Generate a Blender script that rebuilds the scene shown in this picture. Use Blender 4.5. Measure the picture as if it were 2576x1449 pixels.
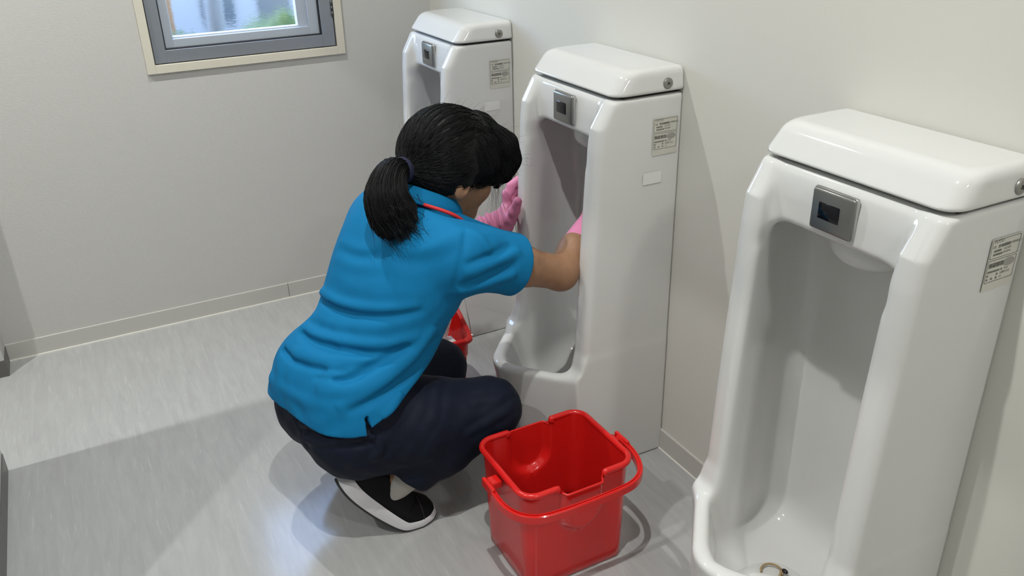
import bpy, bmesh, math, random
import numpy as np
from mathutils import Matrix, Vector, Euler

for o in list(bpy.data.objects):
    bpy.data.objects.remove(o, do_unlink=True)
SC = bpy.context.scene
COL = SC.collection

# ------------------------------------------------------------------ camera
CAM_LOC = (2.8883, -1.1914, 1.3723)
ROLL, PITCH, YAW, FPX = -0.025, -0.4479, 2.6663, 2134.56
_f = Vector((math.cos(PITCH)*math.cos(YAW), math.cos(PITCH)*math.sin(YAW), math.sin(PITCH)))
_r = Vector((math.sin(YAW), -math.cos(YAW), 0.0))
_u = _r.cross(_f)
_r2 = _r*math.cos(ROLL) + _u*math.sin(ROLL)
_u2 = -_r*math.sin(ROLL) + _u*math.cos(ROLL)
cam_data = bpy.data.cameras.new('camera')
cam = bpy.data.objects.new('camera', cam_data)
COL.objects.link(cam)
M = Matrix((( _r2.x, _u2.x, -_f.x, CAM_LOC[0]), (_r2.y, _u2.y, -_f.y, CAM_LOC[1]), (_r2.z, _u2.z, -_f.z, CAM_LOC[2]), (0, 0, 0, 1)))
cam.matrix_world = M
cam_data.sensor_fit = 'HORIZONTAL'
cam_data.sensor_width = 36.0
cam_data.lens = FPX/2576.0*36.0
cam_data.clip_start = 0.02
SC.camera = cam

# ------------------------------------------------------------------ world, exposure
SC.view_settings.view_transform = 'Standard'
SC.view_settings.look = 'None'
SC.view_settings.exposure = 0.0
SC.view_settings.gamma = 1.0
SC.view_settings.use_curve_mapping = False
world = bpy.data.worlds.new('world'); SC.world = world
world.use_nodes = True
wn = world.node_tree.nodes; wl = world.node_tree.links
wn.clear()
wo = wn.new('ShaderNodeOutputWorld'); wb = wn.new('ShaderNodeBackground'); ws = wn.new('ShaderNodeTexSky')
ws.sky_type = 'NISHITA'; ws.sun_elevation = math.radians(48); ws.sun_rotation = math.radians(250); ws.sun_disc = False; ws.ozone_density = 5.0; ws.dust_density = .3
wb.inputs['Strength'].default_value = 1.6
wl.new(ws.outputs[0], wb.inputs[0]); wl.new(wb.outputs[0], wo.inputs[0])
sun_d = bpy.data.lights.new('sun', 'SUN'); sun_d.energy = 1.6; sun_d.angle = math.radians(0.6); sun_d.color = (1, .96, .9)
sun = bpy.data.objects.new('sun', sun_d); COL.objects.link(sun)
sun.rotation_euler = Vector((-.5, .25, -.8)).to_track_quat('-Z', 'Y').to_euler()
LAMP_XY = [(0.66, -0.86), (2.06, -0.86), (3.80, -0.56), (0.657, -2.01), (2.03, -2.01)]  # third lamp is an unseen addition that lights the nearest urinal's side
LAMP_W = [12.5, 15, 15, 18, 13]
CEIL = 2.42

# ------------------------------------------------------------------ helpers
MATS = {}
def mat(name, col=(.8, .8, .8), rough=.5, metal=0.0, coat=0.0, spec=.5, emit=None, trans=0.0, ior=1.45, alpha=1.0):
    m = bpy.data.materials.new(name); m.use_nodes = True
    b = m.node_tree.nodes['Principled BSDF']
    b.inputs['Base Color'].default_value = (*col, 1)
    b.inputs['Roughness'].default_value = rough
    b.inputs['Metallic'].default_value = metal
    b.inputs['Coat Weight'].default_value = coat
    b.inputs['Coat Roughness'].default_value = .04
    b.inputs['Specular IOR Level'].default_value = spec
    b.inputs['Transmission Weight'].default_value = trans
    b.inputs['IOR'].default_value = ior
    b.inputs['Alpha'].default_value = alpha
    if emit:
        b.inputs['Emission Color'].default_value = (*emit[0], 1); b.inputs['Emission Strength'].default_value = emit[1]
    MATS[name] = m
    return m
def nodes(m):
    nt = m.node_tree
    return nt, nt.nodes, nt.links, nt.nodes['Principled BSDF']
def add_noise(m, scale=(1, 1, 1), nscale=10, detail=4, rough=.6, c0=None, c1=None, p0=.3, p1=.7, bump=0.0, bdist=.002, distortion=0.0, coords='Object', rot=(0, 0, 0)):
    """noise driven colour mix and/or bump"""
    nt, N, L, b = nodes(m)
    tc = N.new('ShaderNodeTexCoord'); mp = N.new('ShaderNodeMapping'); nz = N.new('ShaderNodeTexNoise')
    mp.inputs['Scale'].default_value = scale; mp.inputs['Rotation'].default_value = rot
    nz.inputs['Scale'].default_value = nscale; nz.inputs['Detail'].default_value = detail; nz.inputs['Roughness'].default_value = rough
    nz.inputs['Distortion'].default_value = distortion
    L.new(tc.outputs[coords], mp.inputs[0]); L.new(mp.outputs[0], nz.inputs['Vector'])
    if c0 is not None:
        cr = N.new('ShaderNodeValToRGB')
        cr.color_ramp.elements[0].position = p0; cr.color_ramp.elements[0].color = (*c0, 1)
        cr.color_ramp.elements[1].position = p1; cr.color_ramp.elements[1].color = (*c1, 1)
        L.new(nz.outputs['Fac'], cr.inputs[0]); L.new(cr.outputs[0], b.inputs['Base Color'])
    if bump:
        bp = N.new('ShaderNodeBump'); bp.inputs['Strength'].default_value = bump; bp.inputs['Distance'].default_value = bdist
        L.new(nz.outputs['Fac'], bp.inputs['Height'])
        if b.inputs['Normal'].is_linked:
            L.new(b.inputs['Normal'].links[0].from_socket, bp.inputs['Normal'])
        L.new(bp.outputs[0], b.inputs['Normal'])
    return m
def obj(name, me, m=None, parent=None, loc=None, smooth=True):
    o = bpy.data.objects.new(name, me); COL.objects.link(o)
    if m is not None and len(me.materials) == 0: me.materials.append(MATS[m] if isinstance(m, str) else m)
    if smooth and len(me.polygons): me.polygons.foreach_set('use_smooth', [True]*len(me.polygons))
    if loc is not None: o.location = loc
    if parent is not None: o.parent = parent
    return o
def empty(name, loc=(0, 0, 0), rz=0.0):
    o = bpy.data.objects.new(name, None); COL.objects.link(o); o.location = loc; o.rotation_euler = (0, 0, rz)
    o.empty_display_size = .05
    return o
def tag(o, label, cat, group=None):
    o['label'] = label; o['category'] = cat
    if group: o['group'] = group
    return o
def struct(o, label=None):
    o['kind'] = 'structure'
    if label: o['label'] = label
    return o
def pymesh(name, V, F):
    me = bpy.data.meshes.new(name); me.from_pydata([tuple(map(float, v)) for v in V], [], [tuple(map(int, f)) for f in F]); me.update()
    return me
def npmesh(name, V, Q):
    """fast quad mesh from numpy"""
    me = bpy.data.meshes.new(name)
    n = len(Q); me.vertices.add(len(V)); me.vertices.foreach_set('co', np.asarray(V, np.float32).ravel())
    me.loops.add(4*n); me.loops.foreach_set('vertex_index', np.asarray(Q, np.int32).ravel())
    me.polygons.add(n); me.polygons.foreach_set('loop_start', np.arange(0, 4*n, 4, dtype=np.int32))
    me.polygons.foreach_set('use_smooth', np.ones(n, bool))
    me.update(calc_edges=True); me.validate()
    return me
def bm_mesh(name, bm):
    me = bpy.data.meshes.new(name); bm.normal_update(); bm.to_mesh(me); bm.free(); return me
def bbox_bm(bm, x0, x1, y0, y1, z0, z1, bev=0.0, seg=2):
    r = bmesh.ops.create_cube(bm, size=1.0)
    for v in r['verts']:
        v.co = Vector(((x0+x1)/2 + v.co.x*(x1-x0), (y0+y1)/2 + v.co.y*(y1-y0), (z0+z1)/2 + v.co.z*(z1-z0)))
    if bev:
        es = list({e for v in r['verts'] for e in v.link_edges})
        bmesh.ops.bevel(bm, geom=es, offset=bev, segments=seg, affect='EDGES', profile=.5)
def box(name, x0, x1, y0, y1, z0, z1, m, parent=None, bev=0.0, seg=2, smooth=False):
    bm = bmesh.new(); bbox_bm(bm, x0, x1, y0, y1, z0, z1, bev, seg)
    o = obj(name, bm_mesh(name, bm), m, parent, smooth=smooth)
    return o
def tube_bm(bm, pts, rad, n=8, closed=False, cap=True, squash=None):
    """sweep a circle of radius rad (float or list) along pts"""
    pts = [Vector(p) for p in pts]; k = len(pts)
    rads = rad if isinstance(rad, (list, tuple)) else [rad]*k
    rings = []; prev = None
    for i, p in enumerate(pts):
        if closed: t = pts[(i+1) % k] - pts[i-1]
        else: t = pts[min(i+1, k-1)] - pts[max(i-1, 0)]
        t.normalize()
        if prev is None:
            a = Vector((0, 0, 1)) if abs(t.z) < .9 else Vector((1, 0, 0))
            nrm = t.cross(a).normalized()
        else:
            nrm = (prev - t*prev.dot(t)).normalized()
        prev = nrm; b = t.cross(nrm)
        rings.append([bm.verts.new(p + (nrm*math.cos(2*math.pi*j/n) + b*math.sin(2*math.pi*j/n)*(squash or 1))*rads[i]) for j in range(n)])
    for i in range(k if closed else k-1):
        A, B = rings[i], rings[(i+1) % k]
        for j in range(n): bm.faces.new((A[j], A[(j+1) % n], B[(j+1) % n], B[j]))
    if cap and not closed:
        bm.faces.new(rings[0][::-1]); bm.faces.new(rings[-1])
def tube(name, pts, rad, m, parent=None, n=8, closed=False, squash=None):
    bm = bmesh.new(); tube_bm(bm, pts, rad, n, closed, squash=squash)
    bmesh.ops.recalc_face_normals(bm, faces=bm.faces)
    return obj(name, bm_mesh(name, bm), m, parent)
def loft(name, rings, m, parent=None, close_ring=True, cap0=True, cap1=True, smooth=True):
    bm = bmesh.new(); R = [[bm.verts.new(tuple(map(float, p))) for p in r] for r in rings]
    n = len(R[0])
    for i in range(len(R)-1):
        for j in range(n if close_ring else n-1):
            bm.faces.new((R[i][j], R[i][(j+1) % n], R[i+1][(j+1) % n], R[i+1][j]))
    if cap0: bm.faces.new(R[0][::-1])
    if cap1: bm.faces.new(R[-1])
    bmesh.ops.recalc_face_normals(bm, faces=bm.faces)
    return obj(name, bm_mesh(name, bm), m, parent, smooth=smooth)
def catmull(P, n=6, closed=False):
    P = [np.asarray(p, float) for p in P]; out = []; k = len(P)
    for i in range(k if closed else k-1):
        g = (lambda j: P[j % k]) if closed else (lambda j: P[min(max(j, 0), k-1)])
        p0, p1, p2, p3 = g(i-1), g(i), g(i+1), g(i+2)
        for t in np.linspace(0, 1, n, endpoint=False):
            out.append(.5*((2*p1) + (-p0+p2)*t + (2*p0-5*p1+4*p2-p3)*t*t + (-p0+3*p1-3*p2+p3)*t**3))
    if not closed: out.append(P[-1])
    return out
def auto_smooth(o, ang=40):
    me = o.data
    me.polygons.foreach_set('use_smooth', [True]*len(me.polygons))
    bm = bmesh.new(); bm.from_mesh(me)
    for e in bm.edges:
        if len(e.link_faces) == 2 and e.calc_face_angle(0) > math.radians(ang): e.smooth = False
    bm.to_mesh(me); bm.free()
    return o

# ------------------------------------------------------------------ signed distance modelling
def smin(a, b, k):
    h = np.maximum(k-np.abs(a-b), 0)/k
    return np.minimum(a, b) - h*h*k*.25
def smax(a, b, k): return -smin(-a, -b, k)
def cone(P, a, b, ra, rb=None):
    rb = ra if rb is None else rb
    a = np.asarray(a, np.float32); b = np.asarray(b, np.float32); ba = b-a
    pa = P-a; t = np.clip(pa@ba/max(float(ba@ba), 1e-9), 0, 1)
    return np.linalg.norm(pa - t[:, None]*ba, axis=1) - (ra + (rb-ra)*t)
def ell(P, c, r, R=None):
    q = P-np.asarray(c, np.float32)
    if R is not None: q = q@np.asarray(R, np.float32)      # columns of R are the axes
    r = np.asarray(r, np.float32)
    k0 = np.linalg.norm(q/r, axis=1); k1 = np.linalg.norm(q/(r*r), axis=1)
    return k0*(k0-1)/np.maximum(k1, 1e-6)
def chain(P, pts, rads, k=.02):
    d = None
    for i in range(len(pts)-1):
        c = cone(P, pts[i], pts[i+1], rads[i], rads[i+1])
        d = c if d is None else smin(d, c, k)
    return d
def pl(P, p, n):
    n = np.asarray(n, np.float32); n = n/np.linalg.norm(n)
    return (P-np.asarray(p, np.float32))@n
def polygonize(f, lo, hi, h, B=8, newton=1, band=1.9):
    """surface nets on a block-sparse grid"""
    lo = np.asarray(lo, np.float32); hi = np.asarray(hi, np.float32)
    nb = np.ceil((hi-lo)/(h*B)).astype(int)
    bi = np.stack(np.meshgrid(*[np.arange(n) for n in nb], indexing='ij'), -1).reshape(-1, 3)
    dc = f((lo + (bi+.5)*(h*B)).astype(np.float32))
    act = np.abs(dc) < h*B*band*.9
    n = nb*B+1
    D = np.empty(n, np.float32); D[:] = 1
    sg = np.sign(dc).reshape(nb)
    big = np.repeat(np.repeat(np.repeat(sg, B, 0), B, 1), B, 2)
    D[:-1, :-1, :-1] = big
    off = np.stack(np.meshgrid(*[np.arange(B+1)]*3, indexing='ij'), -1).reshape(-1, 3)
    A = bi[act]
    for s in range(0, len(A), 600):
        ii = (A[s:s+600, None, :]*B + off[None]).reshape(-1, 3)
        v = f((lo + ii*h).astype(np.float32))
        D[ii[:, 0], ii[:, 1], ii[:, 2]] = v
    inside = D < 0
    cells = np.zeros(n-1, np.int8)
    for dx in (0, 1):
        for dy in (0, 1):
            for dz in (0, 1):
                cells += inside[dx:n[0]-1+dx, dy:n[1]-1+dy, dz:n[2]-1+dz]
    ci = np.argwhere((cells > 0) & (cells < 8))
    idx = -np.ones(n-1, np.int32); idx[ci[:, 0], ci[:, 1], ci[:, 2]] = np.arange(len(ci))
    acc = np.zeros((len(ci), 3), np.float32); cnt = np.zeros(len(ci), np.float32)
    cor = [(0, 0, 0), (1, 0, 0), (0, 1, 0), (1, 1, 0), (0, 0, 1), (1, 0, 1), (0, 1, 1), (1, 1, 1)]
    val = [D[ci[:, 0]+c[0], ci[:, 1]+c[1], ci[:, 2]+c[2]] for c in cor]
    for a, b in [(0, 1), (2, 3), (4, 5), (6, 7), (0, 2), (1, 3), (4, 6), (5, 7), (0, 4), (1, 5), (2, 6), (3, 7)]:
        va, vb = val[a], val[b]; m = (va < 0) != (vb < 0)
        t = np.where(m, va/np.where(m, va-vb, 1), 0)
        p = np.array(cor[a], np.float32) + t[:, None]*(np.array(cor[b], np.float32)-np.array(cor[a], np.float32))
        acc[m] += p[m]; cnt[m] += 1
    V = lo + (ci + acc/cnt[:, None])*h
    Q = []
    for ax in range(3):
        a1, a2 = (ax+1) % 3, (ax+2) % 3
        sl0 = [slice(None)]*3; sl1 = [slice(None)]*3
        sl0[ax] = slice(0, -1); sl1[ax] = slice(1, None)
        s0 = inside[tuple(sl0)]; s1 = inside[tuple(sl1)]
        e = np.argwhere(s0 != s1)
        e = e[(e[:, a1] > 0) & (e[:, a2] > 0) & (e[:, a1] < n[a1]-1) & (e[:, a2] < n[a2]-1)]
        flip = s1[e[:, 0], e[:, 1], e[:, 2]]
        q = []
        for d1, d2 in ((-1, -1), (0, -1), (0, 0), (-1, 0)):
            c = e.copy(); c[:, a1] += d1; c[:, a2] += d2
            q.append(idx[c[:, 0], c[:, 1], c[:, 2]])
        q = np.stack(q, 1); q[flip] = q[flip][:, ::-1]
        Q.append(q)
    Q = np.concatenate(Q); Q = Q[(Q >= 0).all(1)]
    for _ in range(newton):
        e = h*.5; V = V.astype(np.float32); f0 = f(V)
        g = np.stack([f(V+np.array(d, np.float32)*e)-f(V-np.array(d, np.float32)*e) for d in ((1, 0, 0), (0, 1, 0), (0, 0, 1))], 1)/(2*e)
        st = (f0/np.maximum((g*g).sum(1), .2))[:, None]*g
        ln = np.linalg.norm(st, axis=1, keepdims=True)
        V = V - st*np.minimum(1, h*.6/np.maximum(ln, 1e-9))
    return V, Q
def sdf_obj(name, f, lo, hi, h, m, parent=None, newton=1, origin=(0, 0, 0)):
    V, Q = polygonize(f, lo, hi, h, newton=newton)
    o = obj(name, npmesh(name, V-np.asarray(origin, np.float32), Q), m, parent)
    return o

# ------------------------------------------------------------------ materials of the room
m = mat('floor_vinyl', (.42, .42, .41), rough=.16, spec=.5)
add_noise(m, scale=(2.2, 15, 1), nscale=3.0, detail=6, rough=.62, c0=(.365, .365, .36), c1=(.425, .425, .418), p0=.30, p1=.72, distortion=.6)
nt, N, L, b = nodes(m)
nz2 = N.new('ShaderNodeTexNoise'); nz2.inputs['Scale'].default_value = 2.1; nz2.inputs['Detail'].default_value = 5
mp2 = N.new('ShaderNodeMapping'); mp2.inputs['Scale'].default_value = (5, 70, 1); tc2 = N.new('ShaderNodeTexCoord')
L.new(tc2.outputs['Object'], mp2.inputs[0]); L.new(mp2.outputs[0], nz2.inputs['Vector'])
cr2 = N.new('ShaderNodeValToRGB'); cr2.color_ramp.elements[0].position = .62; cr2.color_ramp.elements[0].color = (0, 0, 0, 1); cr2.color_ramp.elements[1].position = .74; cr2.color_ramp.elements[1].color = (.55, .55, .55, 1)
mixc = N.new('ShaderNodeMix'); mixc.data_type = 'RGBA'; mixc.inputs['B'].default_value = (.53, .53, .515, 1)
src = b.inputs['Base Color'].links[0].from_socket
L.new(nz2.outputs['Fac'], cr2.inputs[0]); L.new(cr2.outputs[0], mixc.inputs['Factor']); L.new(src, mixc.inputs['A']); L.new(mixc.outputs['Result'], b.inputs['Base Color'])
m = mat('wall_paper', (.56, .55, .525), rough=.72, spec=.25)
add_noise(m, scale=(1, .55, 1.9), nscale=150, detail=3, bump=.32, bdist=.0016)
m = mat('wall_panel', (.67, .655, .60), rough=.5, spec=.3)
add_noise(m, nscale=260, detail=2, bump=.06, bdist=.001)
mat('ceiling_white', (.5, .5, .49), rough=.8)
m = mat('baseboard_vinyl', (.55, .535, .50), rough=.5, spec=.3)
add_noise(m, nscale=300, detail=2, bump=.05, bdist=.001)
mat('caulk', (.85, .83, .77), rough=.5)
mat('partition', (.5, .5, .49), rough=.42)
mat('kick_metal', (.16, .155, .145), rough=.4, metal=.5)
mat('cream_trim', (.67, .63, .53), rough=.5)
mat('aluminium', (.30, .325, .36), rough=.42, metal=.55)
mat('alu_pale', (.50, .55, .62), rough=.45, metal=.35)
mat('gasket', (.015, .015, .018), rough=.5)
mat('hinge_steel', (.12, .12, .12), rough=.35, metal=.9)

# ------------------------------------------------------------------ room shell
RX, RY = 4.3, -3.0
struct(box('floor', -.14, RX, RY, .14, -.12, 0, 'floor_vinyl'), 'pale grey streaked vinyl sheet floor')
struct(box('ceiling', -.14, RX, RY, .14, CEIL, CEIL+.1, 'ceiling_white'))
struct(box('wall_right', -.12, RX, 0, .12, 0, CEIL, 'wall_panel'), 'cream wall behind the row of urinals')
WY0, WY1, WZ0, WZ1 = -.936, -.349, .882, 1.46      # window opening
wall_back = struct(box('wall_back', -.12, 0, RY, WY0, 0, CEIL, 'wall_paper'), 'off-white textured wallpaper wall around the window')
box('wall_segment', -.12, 0, WY1, 0.02, 0, CEIL, 'wall_paper', wall_back)
box('wall_segment', -.12, 0, WY0, WY1, 0, WZ0, 'wall_paper', wall_back)
box('wall_segment', -.12, 0, WY0, WY1, WZ1, CEIL, 'wall_paper', wall_back)
struct(box('wall_near', RX, RX+.1, RY, .12, 0, CEIL, 'wall_paper'))
struct(box('wall_outer', -.12, RX, RY-.1, RY, 0, CEIL, 'wall_paper'))
# stall fronts on the left side with two door openings
YL = -1.55
wl_o = struct(box('wall_left', .655, 1.532, YL-.035, YL, 0.055, CEIL, 'partition', bev=.002), 'white toilet stall partition at the left edge')
box('partition_panel', 0, .108, YL-.15, YL, 0.055, CEIL, 'partition', wl_o, bev=.002)
box('partition_panel', 2.10, RX, YL-.035, YL, 0.055, CEIL, 'partition', wl_o, bev=.002)
for x0, x1 in ((.108, .655), (1.532, 2.10)):
    box('door_header', x0, x1, YL-.035, YL, 2.0, CEIL, 'partition', wl_o)  # unseen headers, added so stall lamps shine through the doorways only
for x0, x1, d in ((.655, 1.532, .037), (-.001, .109, .152), (2.10, RX, .037)):
    box('kick_plate', x0, x1, YL-d, YL+.002, 0, .055, 'kick_metal', wl_o, bev=.001)
box('stall_divider', 1.345, 1.375, RY, YL-.035, 0.0, CEIL, 'partition', wl_o)
# stall doors swung inwards
# baseboards
H_B = .06
bb = struct(box('baseboard_back', -.001, .006, YL, -.632, .002, H_B, 'baseboard_vinyl', bev=.0015), 'grey vinyl baseboard under the window wall')
box('baseboard_length', -.001, .006, -.6305, -.001, .002, H_B, 'baseboard_vinyl', bb, bev=.0015)
struct(box('baseboard_right', .004, RX, -.006, .001, .002, H_B, 'baseboard_vinyl', bev=.0015), 'cream vinyl baseboard below the urinal wall')
struct(box('trim_1', 0, .0095, YL, 0, 0, .004, 'caulk'), 'pale caulk line along the back wall')
struct(box('trim_2', .009, RX, -.0085, 0, 0, .0035, 'caulk'), 'pale caulk line along the urinal wall')

# ------------------------------------------------------------------ window
def frame(name, y0, y1, z0, z1, w, x0, x1, m, parent, bev=.0012, wl=None, wr=None, wt=None):
    """four mitred-looking bars"""
    wl = wl or w; wr = wr or w; wt = wt or w
    bm = bmesh.new()
    bbox_bm(bm, x0, x1, y0, y0+wl, z0, z1, bev); bbox_bm(bm, x0, x1, y1-wr, y1, z0, z1, bev)
    bbox_bm(bm, x0, x1, y0+wl-.0003, y1-wr+.0003, z0, z0+w, bev); bbox_bm(bm, x0, x1, y0+wl-.0003, y1-wr+.0003, z1-wt, z1, bev)
    return obj(name, bm_mesh(name, bm), m, parent, smooth=False)
win = struct(empty('window_1', (0, -.64, WZ0)), 'aluminium window with cream trim and rippled glass')
W0 = (0, -.64, WZ0)
def wframe(name, y0, y1, z0, z1, w, x0, x1, m, parent=win, **k):
    o = frame(name, y0, y1, z0, z1, w, x0, x1, m, None, **k)
    o.data.transform(Matrix.Translation((-W0[0], -W0[1], -W0[2]))); o.parent = parent
    return o
trim = wframe('window_trim', -.9585, -.3235, .8535, 1.49, .026, -.001, .0105, 'cream_trim')
wframe('gap_seal', -.9335, -.3485, .8785, 1.465, .0045, -.02, .0005, 'gasket')
fr = wframe('outer_frame', -.9295, -.3525, .8825, 1.461, .038, -.034, .001, 'aluminium', wl=.036, wr=.042)
wframe('rubber_gasket', -.8945, -.3935, .919, 1.425, .005, -.038, -.006, 'gasket')
sash = wframe('sash', -.8900, -.398, .9235, 1.42, .026, -.052, -.016, 'alu_pale', wl=.026, wr=.034)
wframe('inner_sash', -.865, -.431, .948, 1.395, .006, -.06, -.03, 'alu_pale', wl=.004, wr=.034)
m = bpy.data.materials.new('rippled_glass'); m.use_nodes = True; MATS['rippled_glass'] = m
N = m.node_tree.nodes; L = m.node_tree.links; N.clear()
out = N.new('ShaderNodeOutputMaterial'); mx = N.new('ShaderNodeMixShader'); rf = N.new('ShaderNodeBsdfRefraction'); gl = N.new('ShaderNodeBsdfGlossy')
fre = N.new('ShaderNodeFresnel'); bp = N.new('ShaderNodeBump'); nz = N.new('ShaderNodeTexNoise'); mp = N.new('ShaderNodeMapping'); tc = N.new('ShaderNodeTexCoord')
rf.inputs['Roughness'].default_value = .24; rf.inputs['IOR'].default_value = 1.05; gl.inputs['Roughness'].default_value = .1; fre.inputs['IOR'].default_value = 1.3
mp.inputs['Scale'].default_value = (1, 22, 190); nz.inputs['Scale'].default_value = 1.5; bp.inputs['Strength'].default_value = .5; bp.inputs['Distance'].default_value = .004
L.new(tc.outputs['Object'], mp.inputs[0]); L.new(mp.outputs[0], nz.inputs['Vector']); L.new(nz.outputs['Fac'], bp.inputs['Height'])
L.new(bp.outputs[0], rf.inputs['Normal']); L.new(fre.outputs[0], mx.inputs[0]); L.new(rf.outputs[0], mx.inputs[1]); L.new(gl.outputs[0], mx.inputs[2]); L.new(mx.outputs[0], out.inputs[0])
pane = obj('pane', pymesh('pane', [(-.045, y+.64, z-WZ0) for y, z in ((-.87, .945), (-.46, .945), (-.46, 1.4), (-.87, 1.4))], [(0, 1, 2, 3)]), 'rippled_glass', win, smooth=False)
bm = bmesh.new()
for k in range(3): bmesh.ops.create_cone(bm, cap_ends=True, segments=12, radius1=.004, radius2=.004, depth=.016, matrix=Matrix.Translation((.004, -.3535+.64, .985+k*.017-WZ0)))
obj('hinge', bm_mesh('hinge', bm), 'hinge_steel', win)

# ------------------------------------------------------------------ ceiling downlights
mat('lamp_white', (.85, .85, .85), rough=.4)
mat('lamp_glow', (1, .95, .88), emit=((.98, 1, .97), 14.0))
for i, (lx, ly) in enumerate(LAMP_XY):
    t = tag(empty('downlight', (lx, ly, CEIL)), 'recessed round ceiling downlight ' + ['in front of the far corner urinal', 'in front of the nearest urinal', 'added beyond the nearest urinal to light its side', 'inside the toilet stall next to the window wall', 'inside the second toilet stall'][i], 'downlight', 'ceiling downlights')
    bm = bmesh.new()
    prof = [(.052, -.001), (.052, -.006), (.046, -.009), (.036, -.004), (.034, -.0015)]
    n = 24; R = [[bm.verts.new((r*math.cos(2*math.pi*j/n), r*math.sin(2*math.pi*j/n), z)) for j in range(n)] for r, z in prof]
    for a in range(len(R)-1):
        for j in range(n): bm.faces.new((R[a][j], R[a+1][j], R[a+1][(j+1) % n], R[a][(j+1) % n]))
    obj('bezel', bm_mesh('bezel', bm), 'lamp_white', t)
    bm = bmesh.new(); bmesh.ops.create_circle(bm, cap_ends=True, segments=24, radius=.034, matrix=Matrix.Translation((0, 0, -.0012)))
    obj('diffuser', bm_mesh('diffuser', bm), 'lamp_glow', t, smooth=False)
    ld = bpy.data.lights.new('downlight_bulb', 'AREA'); ld.shape = 'DISK'; ld.size = .22 if i == 2 else .03; ld.energy = LAMP_W[i]; ld.color = (.985, 1, .975); ld.spread = math.radians(150)
    lo = bpy.data.objects.new('downlight_bulb', ld); COL.objects.link(lo); lo.parent = t; lo.location = (0, 0, -.012)

# ------------------------------------------------------------------ outdoors seen through the glass
m = mat('grass', (.12, .25, .05), rough=.9); add_noise(m, nscale=9, detail=6, c0=(.08, .19, .03), c1=(.30, .40, .10))
mat('pale_paving', (.30, .30, .30), rough=.8)
m = mat('hedge_leaf', (.16, .28, .06), rough=.8); add_noise(m, nscale=14, detail=5, c0=(.035, .07, .015), c1=(.16, .18, .05))
mat('grey_pole', (.16, .16, .16), rough=.6)
mat('brown_post', (.26, .15, .08), rough=.7)
mat('far_wall', (.26, .26, .265), rough=.8)
struct(box('ground', -30, -.2, -15, 12, -.35, -.3, 'pale_paving'), 'bright paved ground outside the window')
random.seed(4)
def shrub(name, x, y, z, rx, ry, rz, label):
    bm = bmesh.new(); bmesh.ops.create_icosphere(bm, subdivisions=4, radius=1)
    for v in bm.verts:
        k = 1+.12*math.sin(9*v.co.x+3*x)*math.sin(8*v.co.y+2)*math.sin(7*v.co.z+y) + random.uniform(-.05, .05)
        v.co = Vector((v.co.x*rx*k, v.co.y*ry*k, v.co.z*rz*k))
    return tag(obj(name, bm_mesh(name, bm), 'hedge_leaf', None, (x, y, z)), label, 'shrub', 'shrubs outside the window')
shrub('garden_shrub', -1.15, -.74, .26, .30, .20, .555, 'yellow-green shrub outside behind the left of the window pane')
shrub('garden_shrub', -1.25, -.22, .26, .30, .24, .555, 'low green shrub outside behind the right of the window pane')
shrub('garden_shrub', -3.6, .30, .12, .5, .5, .42, 'dark green shrub further off outside the window')
tag(tube('sign_pole', [(-1.9, -.47, -.3), (-1.93, -.44, .62), (-1.98, -.33, 2.6)], [.05, .045, .04], 'grey_pole', n=10), 'grey slanting pole outside the window', 'pole')
tag(tube('sign_pole', [(-2.6, -.38, -.3), (-2.6, -.36, .8), (-2.6, -.33, 2.6)], [.03, .03, .03], 'grey_pole', n=10), 'thin upright pole outside behind the slanting one', 'pole')
tag(box('timber_post', -1.75, -1.66, -.77, -.665, -.3, 2.2, 'brown_post', bev=.01), 'brown timber post outside at the left of the window', 'post')
fence = struct(box('wall_far', -5.3, -5.1, -5, 6, -.3, 1.3, 'far_wall'), 'pale wall far outside the window')
mat('far_glass', (.08, .09, .1), rough=.3)
for y0 in (-.05, .42): box('far_window', -5.11, -5.08, y0, y0+.26, .33, .9, 'far_glass', fence)

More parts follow.
